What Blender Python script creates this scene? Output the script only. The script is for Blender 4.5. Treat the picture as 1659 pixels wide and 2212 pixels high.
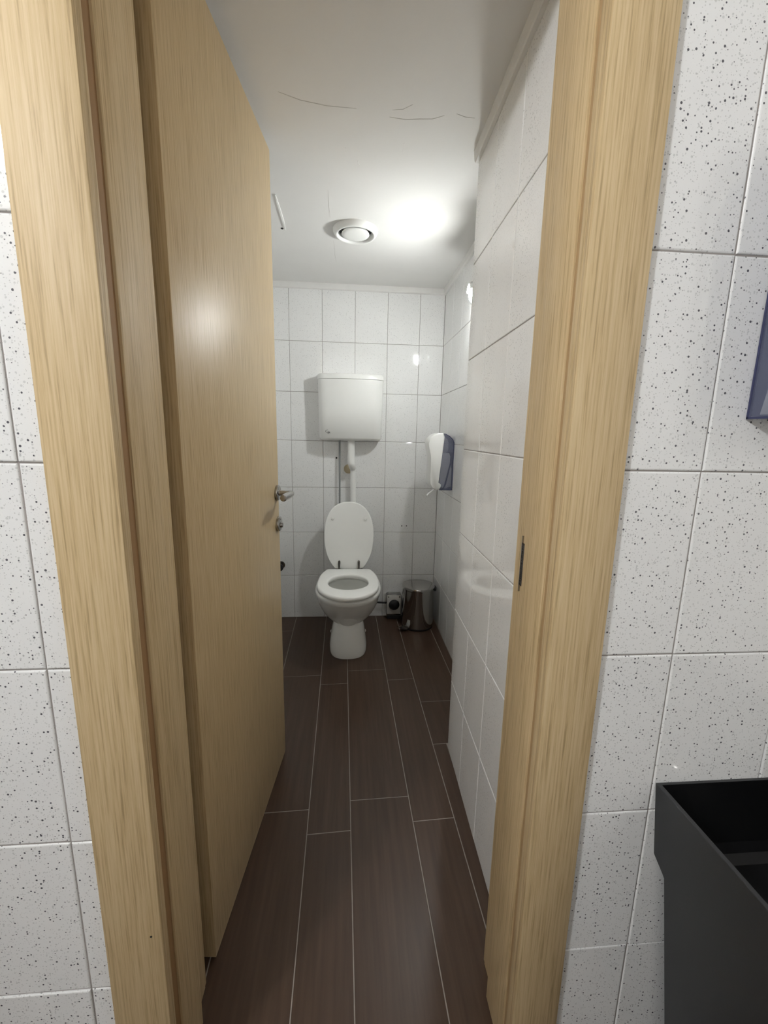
import bpy, bmesh, math, random
from mathutils import Vector, Matrix
random.seed(7)
sc = bpy.context.scene
for o in list(bpy.data.objects):
    bpy.data.objects.remove(o)
COL = sc.collection

# ------------------------------------------------------------------ camera
cam = bpy.data.cameras.new('camera')
cam.sensor_fit = 'HORIZONTAL'; cam.sensor_width = 36.0
cam.lens = 902.4755 / 1659 * 36.0
cam.clip_start = 0.02; cam.clip_end = 50
camo = bpy.data.objects.new('camera', cam); COL.objects.link(camo)
F = Vector((0.08089316, 0.98000023, -0.18181265))
R = Vector((0.99671251, -0.07870725, 0.01921817))
U = Vector((-0.00452384, 0.18276956, 0.98314537))
camo.matrix_world = Matrix(((R.x, U.x, -F.x, 0), (R.y, U.y, -F.y, 0), (R.z, U.z, -F.z, 1.24369), (0, 0, 0, 1)))
sc.camera = camo

# ------------------------------------------------------------------ world, exposure, lamp strengths
w = bpy.data.worlds.new('world'); sc.world = w; w.use_nodes = True
w.node_tree.nodes['Background'].inputs[0].default_value = (0.9, 0.95, 1, 1)
w.node_tree.nodes['Background'].inputs[1].default_value = 0.05
sc.view_settings.view_transform = 'Standard'
sc.view_settings.look = 'None'
sc.view_settings.gamma = 1.0
sc.view_settings.use_curve_mapping = False
sc.view_settings.exposure = 0.38
sc.cycles.max_bounces = 8; sc.cycles.diffuse_bounces = 5; sc.cycles.glossy_bounces = 4
sc.cycles.use_light_tree = False; sc.cycles.caustics_reflective = False; sc.cycles.caustics_refractive = False
LAMP_IN, LAMP_OUT, LAMP_SIDE = 380.0, 395.0, 45.0      # emission of the three wall lamps

# ------------------------------------------------------------------ node helpers
class NT:
    def __init__(s, name):
        s.m = bpy.data.materials.new(name); s.m.use_nodes = True
        s.t = s.m.node_tree; s.b = s.t.nodes['Principled BSDF']
    def n(s, typ, **kw):
        nd = s.t.nodes.new(typ)
        for k, v in kw.items():
            if k in nd.inputs: nd.inputs[k].default_value = v
            else: setattr(nd, k, v)
        return nd
    def l(s, a, b): s.t.links.new(a, b)
    def math(s, op, a, b=None, clamp=False):
        nd = s.t.nodes.new('ShaderNodeMath'); nd.operation = op; nd.use_clamp = clamp
        for i, x in enumerate((a, b)):
            if x is None: continue
            if isinstance(x, (int, float)): nd.inputs[i].default_value = x
            else: s.l(x, nd.inputs[i])
        return nd.outputs[0]
    def mix(s, fac, a, b):
        nd = s.t.nodes.new('ShaderNodeMix'); nd.data_type = 'RGBA'
        for sock, x in ((nd.inputs[0], fac), (nd.inputs[6], a), (nd.inputs[7], b)):
            if isinstance(x, (int, float)): sock.default_value = x
            elif isinstance(x, tuple): sock.default_value = (*x, 1) if len(x) == 3 else x
            else: s.l(x, sock)
        return nd.outputs[2]
    def ramp(s, fac, stops):
        nd = s.t.nodes.new('ShaderNodeValToRGB'); cr = nd.color_ramp
        while len(cr.elements) < len(stops): cr.elements.new(0.5)
        for e, (p, c) in zip(cr.elements, stops):
            e.position = p; e.color = (*c, 1)
        s.l(fac, nd.inputs[0]); return nd.outputs[0]
    def bump(s, h, strength, dist):
        nd = s.n('ShaderNodeBump', Strength=strength, Distance=dist)
        s.l(h, nd.inputs['Height']); s.l(nd.outputs[0], s.b.inputs['Normal']); return nd
    def pos(s, scale=None, obj=False):
        if obj: o = s.n('ShaderNodeTexCoord').outputs['Object']
        else: o = s.n('ShaderNodeNewGeometry').outputs['Position']
        if scale:
            mp = s.n('ShaderNodeMapping'); mp.inputs['Scale'].default_value = scale
            s.l(o, mp.inputs['Vector']); o = mp.outputs[0]
        return o
    def noise(s, vec, scale, detail=2, rough=0.5):
        nd = s.n('ShaderNodeTexNoise', Scale=scale, Detail=detail, Roughness=rough)
        s.l(vec, nd.inputs['Vector']); return nd.outputs['Fac']
    def set(s, color=None, rough=None, metal=None, **kw):
        if color is not None: s.b.inputs['Base Color'].default_value = (*color, 1)
        if rough is not None: s.b.inputs['Roughness'].default_value = rough
        if metal is not None: s.b.inputs['Metallic'].default_value = metal
        for k, v in kw.items(): s.b.inputs[k].default_value = v

def plain(name, color, rough=0.5, metal=0.0, var=0.06, nscale=30, bump=0.0, **kw):
    t = NT(name); t.set(color, rough, metal, **kw)
    nz = t.noise(t.pos(), nscale, 3)
    c2 = tuple(c * (1 - var) for c in color)
    t.l(t.mix(nz, color, c2), t.b.inputs['Base Color'])
    if bump: t.bump(nz, bump, 0.001)
    return t.m

def tile_mat(name, k):
    t = NT(name); t.set(rough=0.045); t.b.inputs['IOR'].default_value = 1.66
    p = t.pos()
    def dots(scale, rmax, power):
        v = t.n('ShaderNodeTexVoronoi', Scale=scale); t.l(p, v.inputs['Vector'])
        sep = t.n('ShaderNodeSeparateColor'); t.l(v.outputs['Color'], sep.inputs[0])
        r = t.math('MULTIPLY', t.math('POWER', sep.outputs[0], power), rmax)
        d = t.math('SUBTRACT', r, v.outputs['Distance'])
        return t.math('MULTIPLY', d, 14.0, clamp=True)
    big = dots(185, 0.36, 1.9); small = dots(330, 0.36, 1.3); soft = dots(240, 0.46, 2.0)
    base = t.mix(t.noise(p, 9, 3), (0.87, 0.87, 0.86), (0.82, 0.82, 0.815))
    c = t.mix(t.math('MULTIPLY', small, 0.45 * k), base, (0.33, 0.33, 0.32))
    c = t.mix(t.math('MULTIPLY', soft, 0.40 * k), c, (0.36, 0.37, 0.36))
    c = t.mix(t.math('MULTIPLY', big, 0.92 * k), c, (0.03, 0.03, 0.045))
    t.l(c, t.b.inputs['Base Color'])
    h = t.math('ADD', t.math('MULTIPLY', t.noise(p, 14, 2), 1.0), t.math('MULTIPLY', t.noise(p, 260, 2), 0.012))
    t.bump(h, 0.12, 0.002)
    return t.m

def wood_mat(name, obj=False, dark=1.0, rough=0.52):
    t = NT(name); t.set(rough=rough); t.b.inputs['Specular IOR Level'].default_value = 0.32
    p = t.pos((1, 1, 0.022), obj)
    fine = t.noise(p, 330, 3, 0.65)
    mid = t.noise(p, 90, 3, 0.55)
    p2 = t.pos((1, 1, 0.15), obj); big = t.noise(p2, 7, 2)
    f = t.math('ADD', t.math('MULTIPLY', fine, 0.85), t.math('MULTIPLY', mid, 0.15))
    a, b, c = [tuple(x * dark for x in q) for q in ((0.33, 0.235, 0.115), (0.525, 0.39, 0.215), (0.61, 0.475, 0.285))]
    col = t.ramp(f, [(0.33, a), (0.47, b), (0.62, c)])
    col = t.mix(t.math('MULTIPLY', big, 0.35), col, tuple(x * dark for x in (0.56, 0.42, 0.24)))
    t.l(col, t.b.inputs['Base Color'])
    t.bump(f, 0.25, 0.0006)
    return t.m

def plank_mat():
    t = NT('dark_brown_plank_tile'); t.set(rough=0.36); t.b.inputs['Specular IOR Level'].default_value = 0.34
    info = t.n('ShaderNodeObjectInfo')
    p = t.pos((1, 0.045, 1))
    g = t.noise(p, 60, 4, 0.6); g2 = t.noise(t.pos((1, 0.3, 1)), 6, 2)
    col = t.ramp(g, [(0.3, (0.042, 0.022, 0.013)), (0.5, (0.060, 0.034, 0.021)), (0.7, (0.080, 0.047, 0.031))])
    col = t.mix(t.math('MULTIPLY', info.outputs['Random'], 0.45), col, (0.046, 0.025, 0.015))
    col = t.mix(t.math('MULTIPLY', g2, 0.4), col, (0.070, 0.044, 0.031))
    t.l(col, t.b.inputs['Base Color'])
    t.bump(g, 0.12, 0.0008)
    return t.m

def brushed(name, color, rough):
    t = NT(name); t.set(color, rough, 1.0)
    nz = t.noise(t.pos((1, 1, 12), True), 120, 3)
    t.l(t.ramp(nz, [(0.3, (rough * 0.8,) * 3), (0.7, (rough * 1.2,) * 3)]), t.b.inputs['Roughness'])
    return t.m

def ceiling_mat():
    t = NT('painted_plaster'); t.set(rough=0.75)
    p = t.pos(); a = t.noise(p, 5, 4); b = t.noise(p, 180, 2)
    t.l(t.mix(a, (0.80, 0.79, 0.77), (0.74, 0.73, 0.71)), t.b.inputs['Base Color'])
    t.bump(t.math('ADD', t.math('MULTIPLY', a, 0.7), t.math('MULTIPLY', b, 0.05)), 0.5, 0.004)
    return t.m

def glow(name, color, strength):
    t = NT(name); t.set((0.9, 0.9, 0.88), 0.4)
    nz = t.noise(t.pos(), 40, 1)
    t.l(t.mix(nz, color, tuple(c * 0.97 for c in color)), t.b.inputs['Emission Color'])
    t.b.inputs['Emission Strength'].default_value = strength
    return t.m

def blue_plastic():
    t = NT('smoky_blue_plastic'); t.set((0.18, 0.195, 0.28), 0.12)
    nz = t.noise(t.pos(), 12, 2)
    t.l(t.mix(nz, (0.19, 0.205, 0.295), (0.16, 0.175, 0.265)), t.b.inputs['Base Color'])
    t.b.inputs['Alpha'].default_value = 0.36
    return t.m

TILE = tile_mat('speckled_glazed_tile', 1.0)
TILE_IN = tile_mat('lightly_speckled_glazed_tile', 0.42)
GROUT = plain('wall_grout', (0.36, 0.33, 0.31), 0.9, var=0.25, nscale=60)
FGROUT = plain('floor_grout', (0.36, 0.325, 0.29), 0.9, var=0.4, nscale=25)
WOOD = wood_mat('light_oak_veneer')
DOORWOOD = wood_mat('light_oak_door_veneer', True, 0.97, 0.40)
BROWN = plain('brown_seal', (0.30, 0.17, 0.07), 0.7)
TANSEAL = plain('tan_seal', (0.42, 0.28, 0.14), 0.7)
PLANK = plank_mat()
PAINT = ceiling_mat()
CORNICE = plain('white_cornice_paint', (0.80, 0.79, 0.77), 0.6, var=0.08)
CERAMIC = plain('white_ceramic', (0.88, 0.88, 0.85), 0.10, var=0.02)
PLASTIC = plain('white_plastic', (0.85, 0.85, 0.825), 0.28, var=0.02)
SEATPL = plain('white_seat_plastic', (0.93, 0.93, 0.90), 0.25, var=0.02)
GREYPIPE = plain('grey_pipe_paint', (0.30, 0.31, 0.31), 0.35, 0.3)
STEEL = brushed('brushed_steel', (0.40, 0.39, 0.375), 0.22)
CHROME = brushed('polished_steel', (0.50, 0.49, 0.475), 0.10)
DARKMETAL = brushed('dark_hinge_metal', (0.15, 0.14, 0.13), 0.25)
BLACK = plain('black_rubber_and_shadow', (0.010, 0.010, 0.011), 0.6)
BLACKST = plain('matte_black_basin', (0.022, 0.023, 0.025), 0.42, var=0.25, nscale=300, bump=0.05)
HOLE = plain('dark_hole', (0.01, 0.01, 0.01), 0.9)
CRACK = plain('plaster_crack', (0.58, 0.56, 0.53), 0.9)
TAN = plain('tan_plug', (0.52, 0.44, 0.30), 0.6)
INK = plain('grey_ink', (0.16, 0.16, 0.16), 0.6)
PAPER = plain('white_paper', (0.85, 0.85, 0.84), 0.85, var=0.04, nscale=120)
BLUE = blue_plastic()
BLUEDK = plain('dark_blue_plastic', (0.035, 0.04, 0.10), 0.3)
WATER = plain('bowl_water', (0.55, 0.56, 0.53), 0.05)
SHELLPAINT = plain('plain_wall_paint', (0.70, 0.68, 0.65), 0.6)

# ------------------------------------------------------------------ object helpers
def tag(o, label=None, cat=None, kind=None, group=None):
    if label: o['label'] = label
    if cat: o['category'] = cat
    if kind: o['kind'] = kind
    if group: o['group'] = group
    return o

def empty(name, loc, rz=0.0):
    o = bpy.data.objects.new(name, None); COL.objects.link(o)
    o.location = loc; o.rotation_euler = (0, 0, rz); o.empty_display_size = 0.05
    return o

ORG = {}
def mesh(name, verts, faces, mat, parent=None, smooth=False, world=True, autosmooth=None):
    """verts in world space unless world=False; made local to an unrotated parent chain"""
    off = Vector((0, 0, 0))
    if parent is not None and world:
        q = parent
        while q is not None:
            off += q.location; q = q.parent
    me = bpy.data.meshes.new(name)
    if parent is None and world and verts:
        c = Vector((sum(v[0] for v in verts) / len(verts), sum(v[1] for v in verts) / len(verts), min(v[2] for v in verts)))
    else: c = Vector((0, 0, 0))
    me.from_pydata([tuple(Vector(v) - off - c) for v in verts], [], faces)
    bm = bmesh.new(); bm.from_mesh(me)
    bmesh.ops.recalc_face_normals(bm, faces=bm.faces); bm.to_mesh(me); bm.free()
    if smooth:
        for p in me.polygons: p.use_smooth = True
        if autosmooth:
            me.set_sharp_from_angle(angle=math.radians(autosmooth))
    me.materials.append(mat)
    o = bpy.data.objects.new(name, me); COL.objects.link(o)
    o.location = c; o.parent = parent
    return o

def boxvf(x0, x1, y0, y1, z0, z1, bev=0.0, seg=2):
    bm = bmesh.new()
    bmesh.ops.create_cube(bm, size=1)
    for v in bm.verts:
        v.co = Vector((x0 + (v.co.x + .5) * (x1 - x0), y0 + (v.co.y + .5) * (y1 - y0), z0 + (v.co.z + .5) * (z1 - z0)))
    if bev: bmesh.ops.bevel(bm, geom=list(bm.edges), offset=bev, segments=seg, affect='EDGES', profile=0.5)
    bm.verts.index_update()
    vs = [tuple(v.co) for v in bm.verts]; fs = [[v.index for v in f.verts] for f in bm.faces]
    bm.free(); return vs, fs

def box(name, x0, x1, y0, y1, z0, z1, mat, parent=None, bev=0.0, smooth=False, world=True, seg=2):
    vs, fs = boxvf(x0, x1, y0, y1, z0, z1, bev, seg)
    return mesh(name, vs, fs, mat, parent, smooth, world, 40 if smooth else None)

def merge(parts):
    V, Fc = [], []
    for vs, fs in parts:
        b = len(V); V += vs; Fc += [[i + b for i in f] for f in fs]
    return V, Fc

def ringloft(rings, cap0=True, cap1=True, closed=True):
    n = len(rings[0]); V = [p for r in rings for p in r]; Fc = []
    for i in range(len(rings) - 1):
        for j in range(n if closed else n - 1):
            k = (j + 1) % n
            Fc.append([i * n + j, i * n + k, (i + 1) * n + k, (i + 1) * n + j])
    if cap0: Fc.append(list(range(n))[::-1])
    if cap1: Fc.append([(len(rings) - 1) * n + j for j in range(n)])
    return V, Fc

def lathevf(prof, c, axis=(0, 0, 1), seg=40):
    """prof: (radius, along axis) pairs"""
    a = Vector(axis).normalized(); u = a.orthogonal().normalized(); v = a.cross(u)
    rings = []
    for r, h in prof:
        r = max(r, 1e-5)
        rings.append([tuple(Vector(c) + a * h + (u * math.cos(t) + v * math.sin(t)) * r) for t in [2 * math.pi * k / seg for k in range(seg)]])
    return ringloft(rings, prof[0][0] > 1e-4, prof[-1][0] > 1e-4)

def lathe(name, prof, c, mat, parent=None, axis=(0, 0, 1), seg=40, world=True, ang=40):
    vs, fs = lathevf(prof, c, axis, seg)
    return mesh(name, vs, fs, mat, parent, True, world, ang)

def tubevf(pts, rad, seg=16, cap=True):
    pts = [Vector(p) for p in pts]; n = len(pts); rings = []
    rads = rad if isinstance(rad, (list, tuple)) else [rad] * n
    prev = None
    for i, p in enumerate(pts):
        t = (pts[min(i + 1, n - 1)] - pts[max(i - 1, 0)]).normalized()
        if prev is None: u = t.orthogonal().normalized()
        else: u = (prev - t * prev.dot(t)).normalized()
        prev = u; v = t.cross(u)
        rings.append([tuple(p + (u * math.cos(a) + v * math.sin(a)) * rads[i]) for a in [2 * math.pi * k / seg for k in range(seg)]])
    return ringloft(rings, cap, cap)

def tube(name, pts, rad, mat, parent=None, seg=16, world=True):
    vs, fs = tubevf(pts, rad, seg); return mesh(name, vs, fs, mat, parent, True, world, 50)

def smoothpath(pts, it=3):
    pts = [Vector(p) for p in pts]
    for _ in range(it):
        q = [pts[0]]
        for a, b in zip(pts, pts[1:]): q += [a.lerp(b, .25), a.lerp(b, .75)]
        q.append(pts[-1]); pts = q
    return pts

# ------------------------------------------------------------------ tiled walls
TW, TH = 0.2, 0.29953
GAP = 0.0022
_tc = {}
def tile_mesh(wd, ht, mat):
    k = (round(wd, 4), round(ht, 4), mat.name)
    if k in _tc: return _tc[k]
    t = 0.0065; rings = []
    for ins, z in ((0, -t), (0, -0.0016), (0.0008, -0.0006), (0.0024, 0.0)):
        a, b = wd / 2 - ins, ht / 2 - ins
        rings.append([(-a, -b, z), (a, -b, z), (a, b, z), (-a, b, z)])
    vs, fs = ringloft(rings, False, True)
    me = bpy.data.meshes.new('tile'); me.from_pydata(vs, [], fs)
    bm = bmesh.new(); bm.from_mesh(me); bmesh.ops.recalc_face_normals(bm, faces=bm.faces); bm.to_mesh(me); bm.free()
    me.materials.append(mat); _tc[k] = me
    return me

def cuts(a, b, line, pitch):
    """intervals of the grid with a joint at `line`, clipped to a..b"""
    k = math.floor((a - line) / pitch) ; out = []
    x = line + k * pitch
    while x < b - 1e-6:
        lo, hi = max(a, x), min(b, x + pitch)
        if hi - lo > 0.012: out.append((lo, hi))
        x += pitch
    return out

def tile_wall(parent, origin, u, nrm, s0, s1, line, z0=0.0, z1=2.0967, tilt=0.0016, mat=None):
    """tiles on the plane through origin (front face), along unit u, outward normal nrm"""
    u = Vector(u).normalized(); nrm = Vector(nrm).normalized(); o = Vector(origin); vz = Vector((0, 0, 1))
    for (a, b) in cuts(s0, s1, line, TW):
        for (c, d) in cuts(z0, z1, 0.0, TH):
            ob = bpy.data.objects.new('tile', tile_mesh(b - a - GAP, d - c - GAP, mat or TILE_IN)); COL.objects.link(ob)
            ctr = o + u * ((a + b) / 2) + vz * ((c + d) / 2) + nrm * random.uniform(-.0003, .0003)
            n2 = (nrm + u * random.gauss(0, tilt) + vz * random.gauss(0, tilt)).normalized()
            uu = u if u.cross(vz).dot(nrm) > 0 else -u
            uu = (uu - n2 * uu.dot(n2)).normalized(); vv = n2.cross(uu)
            M = Matrix(((uu.x, vv.x, n2.x, ctr.x), (uu.y, vv.y, n2.y, ctr.y), (uu.z, vv.z, n2.z, ctr.z), (0, 0, 0, 1)))
            ob.parent = parent
            ob.matrix_basis = Matrix.Translation(-parent.location) @ M

D = 2.72887; XR = 0.57909; DN = 0.59146; XL = -0.60; CZ = 2.125; YI = 0.765
RJ = 0.02396; XJ = 0.36435; YJ = 1.472
REC = 0.0022                      # grout sits this far behind the tile faces
OX0, OX1, OY0, OCZ = -1.30, 1.45, -1.55, 2.48
xj = lambda y: XJ + RJ * y

wb = box('wall_back', XL - .1, XR + .1, D + REC, D + .12, 0, CZ, GROUT); tag(wb, 'white tiled back wall behind the toilet', 'wall', 'structure')
tile_wall(wb, (0, D, 0), (1, 0, 0), (0, -1, 0), XL, XR, -0.37412)
wr = box('wall_right', XR + REC, XR + .12, YJ - .02, D + .1, 0, CZ, GROUT); tag(wr, 'recessed white tiled wall right of the toilet', 'wall', 'structure')
tile_wall(wr, (XR, 0, 0), (0, 1, 0), (-1, 0, 0), YJ, D, 2.504)
wl = box('wall_left', XL - .12, XL - REC, YI, D + .1, 0, CZ, GROUT); tag(wl, 'white tiled wall hidden behind the open door', 'wall', 'structure')
tile_wall(wl, (XL, 0, 0), (0, 1, 0), (1, 0, 0), YI, D, 2.504)
# projecting part of the right wall (slightly out of square)
jn = Vector((-1, RJ, 0)).normalized(); ju = Vector((RJ, 1, 0)).normalized()
p0, p1 = xj(YI - .01), xj(YJ)
e = REC
vs = [(p0 + e, YI - .01, 0), (p1 + e, YJ - e, 0), (XR + .12, YJ - e, 0), (XR + .12, YI - .01, 0)]
vs += [(a, b, CZ) for a, b, _ in vs]
wj = mesh('wall_right_near', vs, [[0, 1, 2, 3], [4, 5, 6, 7], [0, 1, 5, 4], [1, 2, 6, 5], [2, 3, 7, 6], [3, 0, 4, 7]], GROUT)
tag(wj, 'glossy white tiled wall projecting beside the doorway', 'wall', 'structure')
sj = lambda y: (y) / ju.y
tile_wall(wj, (XJ, 0, 0), ju, jn, sj(YI), sj(YJ), sj(1.272))
tile_wall(wj, (0, YJ, 0), (1, 0, 0), (0, 1, 0), p1 + .004, XR, p1 + .004 - .1)

# door wall, cut around the doorway
HEAD = 2.13
wf = mesh('wall_front', *merge([boxvf(OX0, -.352, DN + REC, YI - .006, 0, OCZ), boxvf(.356, OX1, DN + REC, YI - .006, 0, OCZ),
                               boxvf(-.352, .356, DN + REC, YI - .006, HEAD, OCZ)]), GROUT)
tag(wf, 'speckled white tiled wall around the door frame', 'wall', 'structure')
tile_wall(wf, (0, DN, 0), (1, 0, 0), (0, -1, 0), .340, OX1, .52933, 0, OCZ, tilt=0.003, mat=TILE)
tile_wall(wf, (0, DN, 0), (1, 0, 0), (0, -1, 0), OX0, -.340, -.43894, 0, OCZ, tilt=0.003, mat=TILE)
tile_wall(wf, (0, DN, 0), (1, 0, 0), (0, -1, 0), -.340, .340, -.2389, 2.16, OCZ, mat=TILE)

# rest of the washroom around the camera
t = box('wall_outer_left', OX0 - .1, OX0, OY0, DN, 0, OCZ, SHELLPAINT); tag(t, 'pale wall on the left of the washroom', 'wall', 'structure')
t = box('wall_outer_right', OX1, OX1 + .1, OY0, DN, 0, OCZ, SHELLPAINT); tag(t, 'pale wall on the right of the washroom', 'wall', 'structure')
t = box('wall_outer_back', OX0 - .1, OX1 + .1, OY0 - .1, OY0, 0, OCZ, SHELLPAINT); tag(t, 'pale wall behind the viewer', 'wall', 'structure')
t = box('ceiling_outer', OX0 - .1, OX1 + .1, OY0 - .1, YI - .006, OCZ, OCZ + .08, PAINT); tag(t, 'white ceiling of the washroom', 'ceiling', 'structure')
t = box('wall_inner_front', XL - .1, -.352, YI - .006, YI + .004, 0, CZ, SHELLPAINT); tag(t, 'inner face of the door wall behind the door', 'wall', 'structure')

# ceiling of the cubicle, its cracks and patch marks
cl = box('ceiling', XL - .12, XR + .12, YI - .006, D + .12, CZ, CZ + .08, PAINT); tag(cl, 'white painted plaster ceiling of the toilet cubicle', 'ceiling', 'structure')
def strip(name, pts, wd, th, mat, parent, z=CZ):
    pts = [Vector(p) for p in pts]; L, Rr = [], []
    for i, p in enumerate(pts):
        t = (pts[min(i + 1, len(pts) - 1)] - pts[max(i - 1, 0)]).normalized(); n = Vector((-t.y, t.x))
        s = wd * (0.35 if i in (0, len(pts) - 1) else random.uniform(.7, 1.2))
        L.append(p + n * s / 2); Rr.append(p - n * s / 2)
    rings = [[(a.x, a.y, z + .001), (b.x, b.y, z + .001), (b.x, b.y, z - th), (a.x, a.y, z - th)] for a, b in zip(L, Rr)]
    return mesh(name, *ringloft(rings), mat, parent)
strip('crack', [(-.194, 1.300), (-.14, 1.322), (-.07, 1.335), (.012, 1.336)], .0022, .0004, CRACK, cl)
strip('crack', [(.106, 1.357), (.15, 1.362), (.19, 1.356), (.227, 1.352), (.258, 1.335)], .0024, .0004, CRACK, cl)
strip('crack', [(.112, 1.33), (.14, 1.325), (.165, 1.305)], .002, .0004, CRACK, cl)
strip('crack', [(.29, 1.325), (.32, 1.335), (.345, 1.335)], .002, .0004, CRACK, cl)
strip('crack', [(-.087, 1.738), (-.089, 1.84), (-.088, 1.939)], .0018, .0004, CRACK, cl)
strip('crack', [(-.083, 2.15), (-.080, 2.24), (-.082, 2.3), (-.078, 2.39)], .0020, .0004, CRACK, cl)
strip('plaster_ridge', [(-.286, 1.79), (-.2865, 1.85), (-.2875, 1.98), (-.288, 2.064)], .0075, .004, plain('white_filler', (.92, .92, .9), .6), cl)
for (a, b) in ((.02, 1.56), (-.02, 1.50), (.16, 1.46)):
    strip('plaster_ridge', [(a, b), (a + .003, b + .02), (a + .001, b + .045)], .006, .0008, PAINT, cl)
lathe('screw_hole', [(0, 0), (.006, 0), (.006, -.002), (0, -.002)], (-.303, 2.058, CZ), HOLE, cl, seg=12)

# cornice strips under the ceiling
def cornice(name, a, b, n, label):
    a, b, n = Vector(a), Vector(b), Vector(n).normalized()
    prof = [(0, 2.092), (.010, 2.0935), (.013, 2.098), (.015, 2.112), (.016, CZ + .001), (0, CZ + .001)]
    rings = [[tuple(Vector((p.x, p.y, 0)) + n * d + Vector((0, 0, z))) for d, z in prof] for p in (a, b)]
    o = mesh(name, *ringloft(rings), CORNICE); tag(o, label, 'trim', 'structure'); return o
cornice('trim_1', (XL, D, 0), (XR, D, 0), (0, -1, 0), 'white cornice strip along the back wall under the ceiling')
cornice('trim_2', (XR, YJ, 0), (XR, D, 0), (-1, 0, 0), 'white cornice strip on the recessed right wall')
cornice('trim_3', (p0, YI, 0), (p1, YJ, 0), jn, 'white cornice strip on the projecting right wall')
cornice('trim_4', (XL, YI, 0), (XL, D, 0), (1, 0, 0), 'white cornice strip on the wall behind the door')

# ------------------------------------------------------------------ floor planks
SL = -0.018                       # the plank rows run slightly out of square
fl = box('floor', OX0 - .1, OX1 + .1, OY0 - .1, D + .12, -.09, -.0009, FGROUT); tag(fl, 'dark brown wood-look plank floor with pale joints', 'floor', 'structure')
def clip(poly, ax, lim, keep_less):
    out = []
    for a, b in zip(poly, poly[1:] + poly[:1]):
        ia = (a[ax] <= lim) == keep_less; ib = (b[ax] <= lim) == keep_less
        if ia: out.append(a)
        if ia != ib:
            t = (lim - a[ax]) / (b[ax] - a[ax]); out.append((a[0] + t * (b[0] - a[0]), a[1] + t * (b[1] - a[1])))
    return out
def plank(poly, z1=0.0):
    if len(poly) < 3: return
    ar = abs(sum(a[0] * b[1] - b[0] * a[1] for a, b in zip(poly, poly[1:] + poly[:1]))) / 2
    if ar < 2e-4: return
    cx = sum(p[0] for p in poly) / len(poly); cy = sum(p[1] for p in poly) / len(poly)
    g = .0014; ins = []
    for d, z in ((g, -.006), (g, -.0008), (g + .0008, 0.0)):
        r = []
        n = len(poly)
        for i in range(n):
            P, A, B = Vector(poly[i]), Vector(poly[i - 1]), Vector(poly[(i + 1) % n])
            e1 = (P - A).normalized(); e2 = (B - P).normalized()
            n1 = Vector((-e1.y, e1.x)); n2 = Vector((-e2.y, e2.x)); m = (n1 + n2)
            m = m / max(m.dot(n1), .3)
            q = P + m * d; r.append((q.x, q.y, z))
        ins.append(r)
    mesh('plank', *ringloft(ins, False, True), PLANK, fl)
xl0 = {0: -0.022}                 # joint positions at the back wall, alternating narrow and wide rows
xs = [-0.022]
lines = [(-0.022, 'w')]
edges = []
x = -0.022
seq = []                          # list of (xa, xb, wide)
xx = -0.022; wide = True
while xx < OX1 + .2:
    wv = .2035 if wide else .1385
    seq.append((xx, xx + wv, wide)); xx += wv; wide = not wide
xx = -0.022; wide = False
while xx > OX0 - .2:
    wv = .2035 if wide else .1385
    seq.append((xx - wv, xx, wide)); xx -= wv; wide = not wide
seq.sort()
known = {-.364: [2.007, 1.208], -.1605: [1.929, 1.124], -.022: [2.048, 1.241], .1815: [1.953, 1.149], .32: [2.566, 1.766, 1.49, .69], .5235: [1.97]}
for i, (xa, xb, wd) in enumerate(seq):
    js = None
    for k, v in known.items():
        if abs(k - xa) < .02: js = list(v)
    if js is None: js = [1.9 + ((i * .37) % .8)]
    lo, hi = min(js), max(js)
    while lo > OY0 - .8: lo -= .8035; js.append(lo)
    while hi < D + .8: hi += .8035; js.append(hi)
    js.sort()
    X = lambda x, y: x + SL * (y - D)
    for ya, yb in zip(js, js[1:]):
        sk = -.017 * 0.0
        quad = [(X(xa, ya), ya), (X(xb, ya), ya + .006), (X(xb, yb), yb + .006), (X(xa, yb), yb)]
        # cubicle floor (cut along the projecting wall) and the washroom floor
        xlim = XR if ya > YJ - .05 or xa > .45 else .4
        ylim = YJ if xa > .45 else .62
        for (ax0, ax1, ay0, ay1) in ((XL, xlim, ylim, D), (OX0, OX1, OY0, .62)):
            if (ay0 < yb and ay1 > ya):
                q = clip(clip(clip(clip(quad, 0, ax1, True), 0, ax0, False), 1, ay1, True), 1, ay0, False)
                plank(q)

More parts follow.
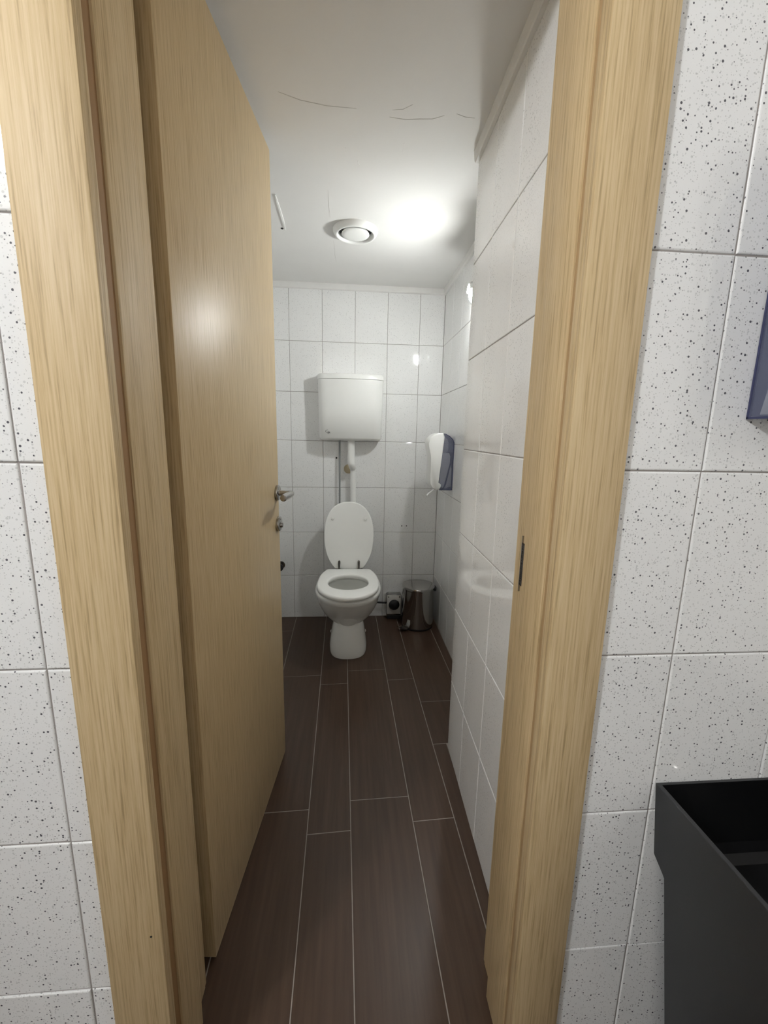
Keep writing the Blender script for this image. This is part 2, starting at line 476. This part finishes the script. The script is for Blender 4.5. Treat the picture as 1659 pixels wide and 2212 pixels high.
# ------------------------------------------------------------------ door frame
fr = empty('trim_5', (0, 0.67, 0)); tag(fr, 'light oak door frame with flat casings around the open doorway', 'door frame', 'structure')
FZ = 2.10
YF = DN - .012
for s in (-1, 1):
    xi, xo = (-.308, -.399) if s < 0 else (.311, .399)
    d1, d2 = (.600, .624) if s < 0 else (.606, .620)
    a, b = min(xi, xo), max(xi, xo)
    box('casing', a, b, YF, DN + .001, 0, FZ - .0003, WOOD, fr, .0016, True)
    # return of the casing into the opening, seal groove, jamb board with a rebate behind it
    c0, c1 = (xi - .018, xi) if s < 0 else (xi, xi + .018)
    box('casing_return', c0, c1, DN - .002, d1, 0, FZ, WOOD, fr, .0012, True)
    g0, g1 = (xi - .02, xi - .004) if s < 0 else (xi + .004, xi + .02)
    box('seal', g0, g1, d1 - .001, d2 + .001, 0, FZ, BROWN if s < 0 else TANSEAL, fr, .0015, True)
    j0, j1 = (xi - .044, xi) if s < 0 else (xi, xi + .044)
    box('jamb', j0, j1, d2, .708, 0, FZ, WOOD, fr, .0022, True)
    k0, k1 = (xi - .044, xi - .015) if s < 0 else (xi + .015, xi + .044)
    box('jamb_rebate', k0, k1, .7075, YI + .001, 0, FZ + .012, WOOD, fr, .0012, True)
    m0, m1 = (xi - .06, xi - .016) if s < 0 else (xi + .016, .3812)
    box('inner_casing', m0, m1, YI, YI + .010, 0, FZ + .012, WOOD, fr, .0015, True)
box('head_casing', -.399, .399, YF, DN + .001, FZ, FZ + .09, WOOD, fr, .0016, True)
box('head_jamb', -.352, .355, DN, YI, FZ, FZ + .028, WOOD, fr, .002, True)
# strike plate let into the rebate of the right jamb
box('strike_plate', .3085, .3262, .7074, .7092, 0.965, 1.07, STEEL, fr, .0006)
box('strike_slot', .3100, .3240, .7088, .7098, 0.985, 1.05, HOLE, fr)
box('strike_plate', .3104, .3118, .7005, .7086, .977, 1.057, DARKMETAL, fr, .0005)

lathe('nail_hole', [(0, 0), (.0018, 0), (.0018, .0006), (0, .0006)], (-.325, YF, .4197), HOLE, fr, (0, -1, 0), 10)
# ------------------------------------------------------------------ door leaf, opened into the cubicle
ang = math.pi / 2 - math.atan2(0.0635, 0.661)
dr = empty('door_1', (-.3140, .8140, .008), ang); tag(dr, 'light oak veneer door swung open into the toilet cubicle', 'door', 'structure')
LEN = .666
box('leaf', 0, LEN, 0, .040, .004, 2.083, DOORWOOD, dr, .0015, True, world=False)
box('bottom_edge', .002, LEN - .002, .0006, .0394, -.0005, .006, plain('pale_door_edge', (0.62, 0.50, 0.32), .6), dr, .0006, world=False)
def lever(side):
    y = 0.0 if side < 0 else .040
    s = -1.0 if side < 0 else 1.0
    hx, hz = .640, 1.032
    ax = (0, s, 0)
    ro = lathe('rosette', [(0, 0), (.0262, 0), (.0265, .004), (.0255, .0085), (.0235, .0098), (0, .0098)], (hx, y, hz), STEEL, dr, ax, 36, False)
    pts = [(hx, y + s * .008, hz), (hx, y + s * .03, hz), (hx + .001, y + s * .044, hz + .0005), (hx - .004, y + s * .053, hz + .001),
           (hx - .018, y + s * .056, hz), (hx - .05, y + s * .055, hz), (hx - .085, y + s * .0535, hz), (hx - .112, y + s * .052, hz - .001), (hx - .1145, y + s * .052, hz - .001)]
    rads = [.0105, .0088, .0078, .0080, .0098, .0115, .0115, .0108, .0085]
    q = smoothpath(pts, 2); rr = []
    for i in range(len(q)):
        f = i / (len(q) - 1) * (len(rads) - 1); k = min(int(f), len(rads) - 2); rr.append(rads[k] + (rads[k + 1] - rads[k]) * (f - k))
    h = tube('lever', q, rr, STEEL, dr, 20, False); tag(h, 'brushed steel door lever')
    lathe('lock_rosette', [(0, 0), (.0262, 0), (.0265, .004), (.0255, .0085), (.0235, .0098), (0, .0098)], (hx + .006, y, .922), STEEL, dr, ax, 36, False)
    lathe('thumb_turn', [(0, .0095), (.009, .0095), (.0088, .015), (.0075, .018), (0, .0185)], (hx + .006, y, .918), STEEL, dr, ax, 24, False)
    lathe('keyhole', [(0, .0098), (.0028, .0098), (.0028, .0103), (0, .0103)], (hx + .006, y, .938), HOLE, dr, ax, 12, False)
lever(-1); lever(1)
for hz in (.25, 1.05, 1.85):
    lathe('hinge', [(0, 0), (.007, 0), (.007, .09), (0, .09)], (-.006, .046, hz), STEEL, dr, (0, 0, 1), 14, False)

# ------------------------------------------------------------------ toilet
TX = -.008
def egg(cx, hx, yf, yb, z, n=72, cy=None, nf=2.0, nb=2.3, ymax=None):
    cy = (yf + (yb - yf) * .48) if cy is None else cy
    out = []
    for k in range(n):
        t = 2 * math.pi * k / n; c, s = math.cos(t), math.sin(t)
        e = nb if s > 0 else nf
        X = hx * math.copysign(abs(c) ** (2 / e), c); Yv = (yb - cy if s > 0 else cy - yf) * math.copysign(abs(s) ** (2 / e), s)
        yy = cy + Yv
        if ymax: yy = min(yy, ymax)
        out.append((cx + X, yy, z))
    return out
to = empty('toilet', (TX, 2.36, 0)); tag(to, 'white ceramic toilet with raised seat lid below the wall cistern', 'toilet')
R_ = [(0.0, .104, 2.165, 2.62), (.012, .107, 2.162, 2.62), (.045, .107, 2.168, 2.62), (.09, .101, 2.178, 2.62), (.13, .094, 2.190, 2.62), (.165, .088, 2.203, 2.62),
      (.182, .0865, 2.211, 2.62), (.188, .091, 2.212, 2.61), (.197, .107, 2.209, 2.60), (.215, .124, 2.196, 2.595), (.24, .141, 2.168, 2.59),
      (.27, .156, 2.131, 2.585), (.30, .168, 2.101, 2.58), (.33, .177, 2.073, 2.58), (.352, .1815, 2.059, 2.58), (.364, .186, 2.048, 2.58), (.378, .187, 2.046, 2.58), (.386, .184, 2.05, 2.577), (.389, .178, 2.058, 2.57)]
rings = []
for z, hx, yf, yb in R_:
    nf = 2.6 if z < .17 else 2.05
    rings.append(egg(TX, hx, yf, yb, z, cy=2.29 if z > .185 else 2.30, nf=nf, nb=2.6))
inn = [(.389, .132, 2.115, 2.43), (.378, .124, 2.125, 2.42), (.36, .135, 2.112, 2.44), (.33, .135, 2.115, 2.44), (.28, .12, 2.14, 2.43), (.22, .085, 2.18, 2.41), (.16, .05, 2.22, 2.38), (.12, .03, 2.25, 2.34)]
for z, hx, yf, yb in inn: rings.append(egg(TX, hx, yf, yb, z, cy=2.28))
bo = mesh('bowl', *ringloft(rings), CERAMIC, to, True, autosmooth=60)
mesh('water', *ringloft([egg(TX, .086, 2.18, 2.41, .222, cy=2.28), egg(TX, .086, 2.18, 2.41, .2235, cy=2.28)]), WATER, to)
# seat ring
def seatring(z, oo, io): 
    return (egg(TX, .176 + oo, 2.030 - oo, 2.60 + oo, z, cy=2.265, nf=2.05, nb=2.3, ymax=2.506 + oo), egg(TX, .113 + io, 2.150 - io, 2.392 + io, z, cy=2.268, nf=2.1, nb=2.1))
prof = [(.394, -.006, .004), (.398, -.001, .002), (.408, 0, 0), (.4145, -.002, .001), (.4185, -.007, .006), (.4195, -.012, .012)]
rs = [seatring(z, a, b)[0] for z, a, b in prof] + [seatring(z, a, b)[1] for z, a, b in prof[::-1]]
rs.append(rs[0])
V, Fc = ringloft(rs, False, False)
st = mesh('seat', V, Fc, SEATPL, to, True, autosmooth=50)
bf = []
for bx, by in ((-.12, 2.13), (.105, 2.13), (-.12, 2.42), (.105, 2.42)):
    mesh('seat_buffer', *lathevf([(0, .387), (.008, .387), (.008, .396), (0, .396)], (bx, by, 0), seg=14), SEATPL, st)
# raised lid
lid_pts = []
n = 90; ZB, HL = .407, .418
def lhw(t):
    if t > .49: q = 1 - ((t - .49) / .51) ** 2.3; return .1555 * max(q, 0) ** (1 / 2.3)
    return .1555 * math.sqrt(max(1 - ((.49 - t) / .574) ** 2, 0))
def lidring(ins, off):
    pts = []; N = 40
    ts = [0.5 - 0.5 * math.cos(math.pi * i / N) for i in range(N + 1)]
    L, Rr = [], []
    for t in ts:
        hw = max(lhw(t) - ins * (1.0 if t < .93 else 1), .0005)
        zz = ZB + (ins if t < .02 else 0) + t * (HL - ins * (1 if t > .5 else 0))
        yy = 2.530 + .068 * t + off
        Rr.append((TX + .002 + hw, yy, zz)); L.append((TX + .002 - hw, yy, zz))
    return Rr + L[::-1]
rs = [lidring(.006, -.0005), lidring(.002, .0), lidring(0, .003), lidring(0, .012), lidring(.003, .016), lidring(.008, .017)]
lidm = mesh('lid', *ringloft(rs), SEATPL, to, True, autosmooth=50)
for bx in (-.109, .097):
    t_ = .765
    lathe('lid_buffer', [(0, -.004), (.0095, -.004), (.0100, .006), (.0085, .0105), (0, .012)], (bx, 2.53 + .068 * t_, ZB + HL * t_ - .005), SEATPL, lidm, (0, -1, .16), 16)
for hx in (-.066, .056):
    hv = tubevf(smoothpath([(hx, 2.520, .408), (hx, 2.521, .425), (hx, 2.526, .452), (hx, 2.531, .472)], 2), [.0052] * 6 + [.0062] * 4 + [.0085] * 9 + [.0090, .0092, .009][:6], 14) if False else None
    pts = [(hx, 2.518, .406), (hx, 2.5185, .416), (hx, 2.520, .428), (hx, 2.5225, .441), (hx, 2.525, .453), (hx, 2.5268, .461), (hx, 2.5275, .465)]
    tube('hinge_arm', pts, [.0052, .0052, .0058, .0068, .0076, .0066, .003], DARKMETAL, lidm, 14)
    sg = -1 if hx < 0 else 1
    tube('hinge_pin', [(hx - .008 * sg, 2.519, .409), (hx + .024 * sg, 2.519, .409)], .0062, DARKMETAL, lidm, 12)
# soil outlet behind the foot
tube('outlet_pipe', [(TX, 2.60, .19), (TX, 2.727, .19)], .048, PLASTIC, to, 24)
lathe('bolt_cap', [(0, 0), (.010, 0), (.009, .006), (.004, .009), (0, .0095)], (.0925, 2.42, .045), PLASTIC, to, (1, 0, .1), 16)
lathe('bolt_cap', [(0, 0), (.010, 0), (.009, .006), (.004, .009), (0, .0095)], (-.1085, 2.42, .045), PLASTIC, to, (-1, 0, .1), 16)

# ------------------------------------------------------------------ cistern with flush pipe
ci = empty('cistern', (0, 2.66, 1.2)); tag(ci, 'white plastic cistern hung on the back wall above the toilet', 'cistern')
CX = .001
def cring(z, k, ins=0.0):
    hw = .2005 * k - ins; out = []
    fy = 2.592 + ins
    pts = [(-hw, D - .0005), (-hw, 2.660), (-hw + .010, 2.632), (-hw + .026, 2.618)]
    m = 12
    for i in range(1, m):
        t = i / m; x = (-hw + .026) + t * 2 * (hw - .026)
        pts.append((x, 2.618 - .024 * (1 - (2 * t - 1) ** 2) + ins))
    pts += [(hw - .026, 2.618), (hw - .010, 2.632), (hw, 2.660), (hw, D - .0005)]
    return [(CX + x, y if y > 2.7 else y + ins, z) for x, y in pts]
cb = mesh('body', *ringloft([cring(1.204, .955, .016), cring(1.209, .955, .006), cring(1.220, .956, 0), cring(1.40, .975, 0), cring(1.566, .995, 0)]), PLASTIC, ci, True, autosmooth=50)
mesh('cover', *ringloft([cring(1.566, 1.0, .003), cring(1.568, 1.004, -.001), cring(1.592, 1.004, -.0005), cring(1.599, .998, .004), cring(1.601, .98, .014)]), PLASTIC, ci, True, autosmooth=50)
# small printed mark in the lower left corner
def inkstroke(pts, wd=.0016):
    vs, fs = [], []
    for a, b in zip(pts, pts[1:]):
        a, b = Vector((a[0], 0, a[1])), Vector((b[0], 0, b[1])); d = (b - a).normalized(); nn = Vector((-d.z, 0, d.x)) * wd / 2
        bse = len(vs)
        for p in (a - nn - d * wd / 2, b - nn + d * wd / 2, b + nn + d * wd / 2, a + nn - d * wd / 2):
            for yy in (0, .0012): vs.append((p.x, p.y + yy, p.z))
        fs += [[bse, bse + 2, bse + 4, bse + 6], [bse + 1, bse + 3, bse + 5, bse + 7], [bse, bse + 1, bse + 3, bse + 2], [bse + 2, bse + 3, bse + 5, bse + 4], [bse + 4, bse + 5, bse + 7, bse + 6], [bse + 6, bse + 7, bse + 1, bse]]
    return vs, fs
st_ = [[(-.006, .016), (-.012, .013), (-.013, .006), (-.009, .003)], [(-.006, .016), (-.001, .018)], [(-.005, .006), (.002, .003), (-.002, -.002), (-.006, .001)],
       [(.004, .010), (.006, -.006)], [(.003, .001), (.011, .006), (.007, -.004)], [(.008, .002), (.014, -.001)]]
V, Fc = merge([inkstroke(s, .0022) for s in st_])
V = [(x - .137, y + 2.6008 - .0009, z + 1.249) for x, y, z in V]
tag(mesh('printed_mark', V, Fc, INK, cb), 'small grey printed squiggle')
fpt = empty('flush_pipe', (.01, 2.68, .34)); tag(fpt, 'white plastic flush pipe between the cistern and the toilet', 'pipe')
fp = tube('pipe', smoothpath([(.005, 2.655, 1.203), (.005, 2.655, 1.13), (.005, 2.655, 1.085), (.008, 2.660, 1.052), (.016, 2.682, 1.035), (.018, 2.690, 1.005), (.018, 2.690, .95), (.018, 2.690, .60), (.018, 2.688, .45), (.010, 2.66, .36), (.0, 2.585, .335)], 3), .0178, PLASTIC, fpt, 22)
tube('pipe_sleeve', [(.005, 2.655, 1.2035), (.005, 2.655, 1.14), (.005, 2.655, 1.10), (.0055, 2.6553, 1.075)], .0225, PLASTIC, fpt, 24)
tube('pipe_sleeve', smoothpath([(.0055, 2.6553, 1.078), (.007, 2.657, 1.058), (.012, 2.668, 1.042), (.017, 2.684, 1.032)], 2), .0215, PLASTIC, fpt, 24)
tube('pipe_collar', [(.018, 2.690, .853), (.018, 2.690, .80)], .0192, PLASTIC, fpt, 22)

sp = tube('supply_pipe', [(-.068, 2.698, 1.2035), (-.068, 2.698, .80), (-.068, 2.698, .28), (-.068, 2.70, .25), (-.068, 2.727, .235)], .0062, GREYPIPE, None, 12)
tag(sp, 'thin grey water pipe running down the wall from the cistern', 'pipe')
# wall marks
lathe('plug', [(0, 0), (.030, 0), (.029, .002), (0, .0022)], (-.012, D, 1.021), TAN, wb, (0, -1, 0), 28)
for hx, hz, r in ((-.089, 1.091, .006), (.347, .643, .004), (.379, .643, .004)):
    lathe('screw_hole', [(0, 0), (r, 0), (r, .0007), (0, .0007)], (hx, D, hz), HOLE, wb, (0, -1, 0), 12)
# stop valve peeking past the door edge
sv = empty('stop_valve', (-.458, D, .37)); tag(sv, 'small dark stop valve on the back wall beside the door edge', 'valve')
lathe('valve_body', [(0, 0), (.026, 0), (.026, .004), (.010, .006), (.010, .045), (0, .045)], (-.458, D, .375), STEEL, sv, (0, -1, 0), 20)
lathe('valve_handle', [(0, .045), (.020, .045), (.024, .052), (.024, .066), (.018, .072), (0, .073)], (-.458, D, .375), BLACK, sv, (0, -1, 0), 20)

# ------------------------------------------------------------------ pedal bin
BX, BY = .448, 2.578
pb = empty('pedal_bin', (BX, BY, 0)); tag(pb, 'polished steel pedal bin in the right corner beside the toilet', 'bin')
lathe('base', [(0, .0005), (.101, .0005), (.103, .004), (.103, .014), (0, .014)], (BX, BY, 0), BLACK, pb, seg=56)
lathe('bin_body', [(0, .012), (.1025, .012), (.1035, .02), (.1035, .262), (.1045, .265), (0, .265)], (BX, BY, 0), CHROME, pb, seg=72)
lathe('bin_lid', [(0, .265), (.1055, .265), (.1065, .268), (.1065, .279), (.1045, .2835), (.095, .2855), (.05, .2885), (0, .2895)], (BX, BY, 0), CHROME, pb, seg=72)
def at_ang(a, r): return (BX + r * math.cos(a), BY + r * math.sin(a))
pa = math.radians(216)
a0 = at_ang(pa, .095); a1 = at_ang(pa, .12); a2 = at_ang(pa, .142); a3 = at_ang(pa, .16)
pd = ringloft([[(q[0] - math.sin(pa) * -wd, q[1] + math.cos(pa) * -wd, z + dz) for wd, dz in ((-h, 0), (h, 0), (h, .0035), (-h, .0035))] for q, z, h in ((a0, .010, .022), (a1, .010, .024), (a2, .017, .026), (a3, .028, .024))])
mesh('pedal', *pd, STEEL, pb)
hb = math.radians(10)
hp = [(at_ang(math.radians(d), .1115)[0], at_ang(math.radians(d), .1115)[1], .255 + (.006 if abs(d - 10) < 12 else 0)) for d in (-24, -14, -4, 6, 16, 26, 36, 44)]
tube('lid_hinge', [(p[0], p[1], .262) for p in hp], .0085, BLACK, pb, 12)

# ------------------------------------------------------------------ foot flush push box
pu = empty('foot_push_box', (.300, 2.69, .02)); tag(pu, 'small steel wall box with black rubber dome beside the bin', 'foot flush')
box('case', .249, .351, 2.668, D - .001, .028, .176, STEEL, pu, .008, True)
box('front_plate', .2525, .3475, 2.6640, 2.6690, .042, .1735, plain('satin_plate', (.60, .59, .56), .35, .1), pu, .002, True)
lathe('rubber_dome', [(0, -.002), (.0365, -.002), (.0365, .003), (.034, .010), (.027, .017), (.016, .0215), (0, .023)], (.301, 2.664, .108), BLACK, pu, (0, -1, 0), 36)
for hx in (.263, .337):
    lathe('screw', [(0, 0), (.0042, 0), (.0040, .0014), (0, .0018)], (hx, 2.664, .164), DARKMETAL, pu, (0, -1, 0), 12)
tube('air_hose', smoothpath([(.252, 2.70, .108), (.23, 2.70, .109), (.16, 2.705, .112), (.08, 2.71, .13), (.06, 2.71, .2)], 2), .0058, BLACK, pu, 10)
box('shadow_block', .256, .344, 2.672, D - .002, .0005, .029, BLACK, pu, .003)  # black block put in for the shadow beneath the box

# ------------------------------------------------------------------ toilet paper dispenser on the recessed wall
td = empty('toilet_paper_dispenser', (XR, 2.40, .94)); tag(td, 'white and smoky blue toilet paper dispenser on the right wall', 'dispenser')
Y0, Y1 = 2.325, 2.455
def outline_path(kind):
    if kind == 'blue':    # (x, z) in the plane of the side
        return [(.5785, .945), (.5785, 1.205), (.572, 1.225), (.553, 1.243), (.528, 1.256), (.515, 1.2585), (.523, 1.24), (.4985, .977), (.5065, .944), (.52, .940)]
    return [(.516, 1.2592), (.490, 1.259), (.462, 1.249), (.440, 1.228), (.4325, 1.205), (.4365, 1.18), (.449, 1.13), (.450, 1.0), (.453, .968), (.465, .948), (.486, .9385), (.503, .941), (.512, .952), (.5145, .966), (.4985, .977), (.5235, 1.238)]
def prism(path, y0, y1, bev=.0):
    rings = []
    cx = sum(p[0] for p in path) / len(path); cz = sum(p[1] for p in path) / len(path)
    for y, k in ((y0, 1 - bev), (y0 + .006 if bev else y0, 1), (y1 - .006 if bev else y1, 1), (y1, 1 - bev)):
        rings.append([(cx + (x - cx) * k, y, cz + (z - cz) * k) for x, z in path])
    return ringloft(rings)
cv = mesh('cover', *prism(outline_path('white'), Y0, Y1, .05), PLASTIC, td, True, autosmooth=40); tag(cv, 'white curved front cover')
# translucent side: thin walls around the paper
bp = outline_path('blue')
def shell(path, y0, y1, th):
    cx = sum(p[0] for p in path) / len(path); cz = sum(p[1] for p in path) / len(path)
    return merge([prism(path, y0, y0 + th), prism(path, y1 - th, y1)])
bl = mesh('side_panel', *shell(bp, Y0 + .004, Y1 - .004, .0025), BLUE, td); tag(bl, 'smoky blue see-through side panel')
rim = []
rp = [(.5785, .945), (.5785, 1.205), (.572, 1.225), (.553, 1.243), (.528, 1.256)]
for (a, b) in zip(rp, rp[1:]):
    a, b = Vector((a[0], 0, a[1])), Vector((b[0], 0, b[1])); d = (b - a).normalized(); nn = Vector((-d.z, 0, d.x)) * .0035
    rim.append(ringloft([[(p.x, y, p.z) for p in (a, b, b + nn, a + nn)] for y in (Y0 + .003, Y1 - .003)]))
mesh('back_frame', *merge(rim + [boxvf(.5755, .5788, Y0 + .002, Y1 - .002, .942, 1.21), boxvf(.505, .5785, Y0 + .003, Y1 - .003, .9395, .9425)]), BLUEDK, td)
mesh('divider', *prism([(.5635, 1.155), (.5665, 1.155), (.566, 1.09), (.540, .97), (.528, .944), (.5245, .945), (.536, .972), (.5625, 1.09)], Y0 + .0075, Y1 - .03), BLUEDK, td)
mesh('paper_stack', *prism([(.516, 1.145), (.556, 1.148), (.5625, 1.13), (.561, 1.09), (.533, .965), (.530, .95), (.503, .96), (.503, .98)], Y0 + .014, Y1 - .012), PAPER, td)
mesh('paper_stack', *prism([(.568, 1.08), (.573, 1.06), (.5735, .96), (.538, .949), (.548, .98)], Y0 + .014, Y1 - .012), PAPER, td)
pt = [(.478, .944), (.470, .934), (.462, .926), (.455, .918), (.452, .910)]
ringsp = [[(x, 2.335, z), (x, 2.36, z), (x + .0012, 2.36, z + .0006), (x + .0012, 2.335, z + .0006)] for x, z in pt]
hb_ = mesh('paper_tail', *ringloft([[(x - .004 * i, y - .004 * i, z) for (x, y, z) in r] for i, r in enumerate(ringsp)]), PAPER, td); tag(hb_, 'torn paper tail hanging out')

# ------------------------------------------------------------------ hand towel dispenser above the basin
hd = empty('paper_towel_dispenser', (.70, DN, 1.275)); tag(hd, 'smoky blue paper towel dispenser above the black basin', 'dispenser')
hx0, hx1, hy0, hy1, hz0, hz1 = .585, .835, .470, DN - .0012, 1.277, 1.640
def hring(y, k, tp):
    pts = [(hx0 + k, hz0 + k), (hx1 - k, hz0 + k), (hx1 - k, hz1 - .05), (hx1 - .05, hz1 - k), (hx0 + .05, hz1 - k), (hx0 + k, hz1 - .05)]
    return [(x, y, z) for x, z in pts]
# left and right translucent sides as thin solid panels, front cover white
for sx in (0, 1):
    xa, xb = (hx0, hx0 + .003) if sx == 0 else (hx1 - .003, hx1)
    prof_ = [(hy1, hz0), (hy1, hz1 - .03), (hy1 - .03, hz1), (.505, hz1 - .01), (.482, hz1 - .05), (.500, hz0 + .02), (.51, hz0)]
    mesh('side_panel', *ringloft([[(x, y, z) for y, z in prof_] for x in (xa, xb)]), BLUE, hd)
    edge = []
    for a, b in zip(prof_[:4], prof_[1:4]):
        a, b = Vector((0, *a)), Vector((0, *b)); d = (b - a).normalized(); nn = Vector((0, -d.z, d.y)) * .003
        edge.append(ringloft([[(x, p.y, p.z) for p in (a, b, b + nn, a + nn)] for x in (xa - .0006, xb + .0006)]))
    edge.append(boxvf(xa - .0006, xb + .0006, .505, hy1, hz0 - .0005, hz0 + .0025))
    mesh('edge_trim', *merge(edge), BLUEDK, hd)
fpv = [(.505, hz1 - .01), (.482, hz1 - .05), (.500, hz0 + .02), (.51, hz0), (.497, hz0), (.488, hz0 + .018), (.470, hz1 - .052), (.495, hz1 + .002)]
mesh('cover', *ringloft([[(x, y, z) for y, z in fpv] for x in (hx0 - .001, hx1 + .001)]), PLASTIC, hd)
mesh('top_panel', *ringloft([[(x, y, z) for y, z in ((hy1 - .03, hz1), (hy1 - .03, hz1 - .003), (.505, hz1 - .013), (.505, hz1 - .01))] for x in (hx0, hx1)]), BLUE, hd)
box('back_plate', hx0 + .004, hx1 - .004, hy1 - .004, hy1, hz0 + .004, hz1 - .035, plain('smoky_back_plate', (.13, .14, .20), .5), hd)
box('bottom_tray', hx0 + .003, hx1 - .003, .508, hy1 - .002, hz0, hz0 + .003, BLUE, hd)
mesh('towel_stack', *ringloft([[(x, y, z) for y, z in ((hy1 - .012, hz0 + .006), (hy1 - .020, hz0 + .055), (.513, hz0 + .06), (.514, hz0 + .006))] for x in (hx0 + .008, hx1 - .008)]), PAPER, hd)

# ------------------------------------------------------------------ black pedestal basin
sk = empty('pedestal_basin', (.78, .39, 0)); tag(sk, 'matte black rectangular pedestal washbasin against the tiled wall', 'washbasin')
ZT = .656; SX0, SX1, SY0, SY1 = .534, .974, .185, DN - .0005
def rr_(z, tin, back, ins=0.0):
    k = .12 * (ZT - z) + ins
    return [(SX0 + k, SY0 + k, z), (SX1 - k, SY0 + k, z), (SX1 - k, back - ins, z), (SX0 + k, back - ins, z)]
outer = [rr_(0, 0, .545), rr_(.485, 0, .565), rr_(.507, 0, SY1), rr_(ZT - .001, 0, SY1), rr_(ZT, 0, SY1, .001)]
inner = [[(SX0 + .007, SY0 + .008, ZT), (SX1 - .007, SY0 + .008, ZT), (SX1 - .007, SY1 - .006, ZT), (SX0 + .007, SY1 - .006, ZT)],
         [(SX0 + .020, SY0 + .02, .535), (SX1 - .020, SY0 + .02, .535), (SX1 - .020, SY1 - .012, .535), (SX0 + .020, SY1 - .012, .535)],
         [(SX0 + .026, SY0 + .03, .520), (SX1 - .026, SY0 + .03, .520), (SX1 - .026, SY1 - .020, .520), (SX0 + .026, SY1 - .020, .520)],
         [(SX0 + .040, SY0 + .05, .514), (SX1 - .040, SY0 + .05, .514), (SX1 - .040, SY1 - .036, .514), (SX0 + .040, SY1 - .036, .514)]]
mesh('basin_body', *ringloft(outer + inner[:1], True, False), BLACKST, sk)
mesh('basin_interior', *ringloft(inner, False, True), plain('deep_black_interior', (0.004, 0.004, 0.0045), 0.32, **{'Specular IOR Level': 0.25}), sk)  # interior set to a deeper black than the body
lathe('drain', [(0, 0), (.032, 0), (.033, .002), (.026, .004), (0, .004)], (.754, .40, .514), CHROME, sk, seg=28)

# ------------------------------------------------------------------ ceiling vent
cvn = empty('ceiling_vent', (.018, 2.035, CZ)); tag(cvn, 'round white extractor vent on the cubicle ceiling', 'vent')
vc = (.018, 2.035, CZ)
lathe('ring', [(.099, 0), (.0985, -.006), (.094, -.016), (.088, -.022), (.083, -.0235), (.079, -.022), (.0755, -.016), (.0735, -.006), (.0730, .001)], vc, PLASTIC, cvn, seg=64, ang=60)
lathe('throat', [(0, -.0006), (.0735, -.0006), (.0735, .0004), (0, .0004)], vc, plain('vent_shadow_grey', (.06, .06, .06), .8), cvn, seg=40)
lathe('disc', [(0, -.004), (.052, -.004), (.0605, -.0155), (.0610, -.0185), (.059, -.0205), (.045, -.0225), (0, -.024)], vc, PLASTIC, cvn, seg=56, ang=60)

# ------------------------------------------------------------------ wall lamps (the room's own light)
def bulkhead(name, loc, nrm, half_u, half_z, depth, rim, color, strength, label):
    nrm = Vector(nrm); u = Vector((-nrm.y, nrm.x, 0)); L = empty(name, loc); tag(L, label, 'lamp')
    def ov(k, d): return [tuple(Vector(loc) + u * half_u * k * math.cos(t) + Vector((0, 0, half_z * k * math.sin(t))) + nrm * d) for t in [2 * math.pi * i / 36 for i in range(36)]]
    mesh('base', *ringloft([ov(1.0, 0), ov(1.03, .004), ov(1.03, rim), ov(1.0, rim + .002), ov(.93, rim), ov(.93, .006), ov(.3, .006)]), PLASTIC, L, True, autosmooth=40)
    mesh('diffuser', *ringloft([ov(.91, .008), ov(.91, .3 * depth), ov(.86, .6 * depth), ov(.60, .92 * depth), ov(.30, .985 * depth), ov(.05, depth)]), glow(name + '_glow', color, strength), L, True)
    return L
gl = empty('wall_lamp', (XR, 1.95, 1.85)); tag(gl, 'lit domed wall lamp half hidden behind the projecting tiled wall', 'lamp')
GX, GY, GZ = .553, 1.930, 1.852; GR = .040
lathe('base', [(0, 0), (.046, 0), (.047, .004), (.047, XR - GX + .010), (.0425, XR - GX + .010), (.0415, XR - GX), (0, XR - GX - .002)], (XR, GY, GZ), PLASTIC, gl, (-1, 0, 0), 36)  # front lip added to keep the dome's grazing light off the wall
gp = [(GR * math.sin(t), GR * math.cos(t)) for t in [math.pi / 2 * (1 - i / 10) for i in range(11)]]
lathe('dome', [(GR, -.001)] + gp, (GX, GY, GZ), glow('dome_glow', (.975, 1.0, .985), LAMP_IN), gl, (-1, -.10, -.55), 32)
vz_ = [(0, 0)]
vis = []
for x_, k in ((XR - .001, 1.0), (GX, 1.0), (GX - .018, .96), (GX - .034, .82), (GX - .044, .52)):
    up = [(x_, GY + .054 * k * math.cos(t), GZ + .010 + .044 * (.55 + .45 * k) * math.sin(t)) for t in [math.pi * (.06 + .88 * i / 14) for i in range(15)]]
    dn = [(q[0], GY + (q[1] - GY) * .95, q[2] - .0025) for q in up[::-1]]
    vis.append(up + dn)
mesh('light_shield', *ringloft(vis), PLASTIC, gl, True, autosmooth=40)  # added shield over the dome, cuts its light towards the ceiling
bulkhead('wall_lamp', (OX0, -.60, 2.27), (1, 0, 0), .10, .07, .07, .02, (.955, .98, 1.0), LAMP_OUT, 'lit oval wall lamp on the washroom wall left of the viewer')
bulkhead('wall_lamp', (OX1, -.40, 1.79), (-1, 0, 0), .05, .08, .05, .02, (1, .98, .95), LAMP_SIDE, 'small lit oval lamp on the washroom wall right of the viewer')
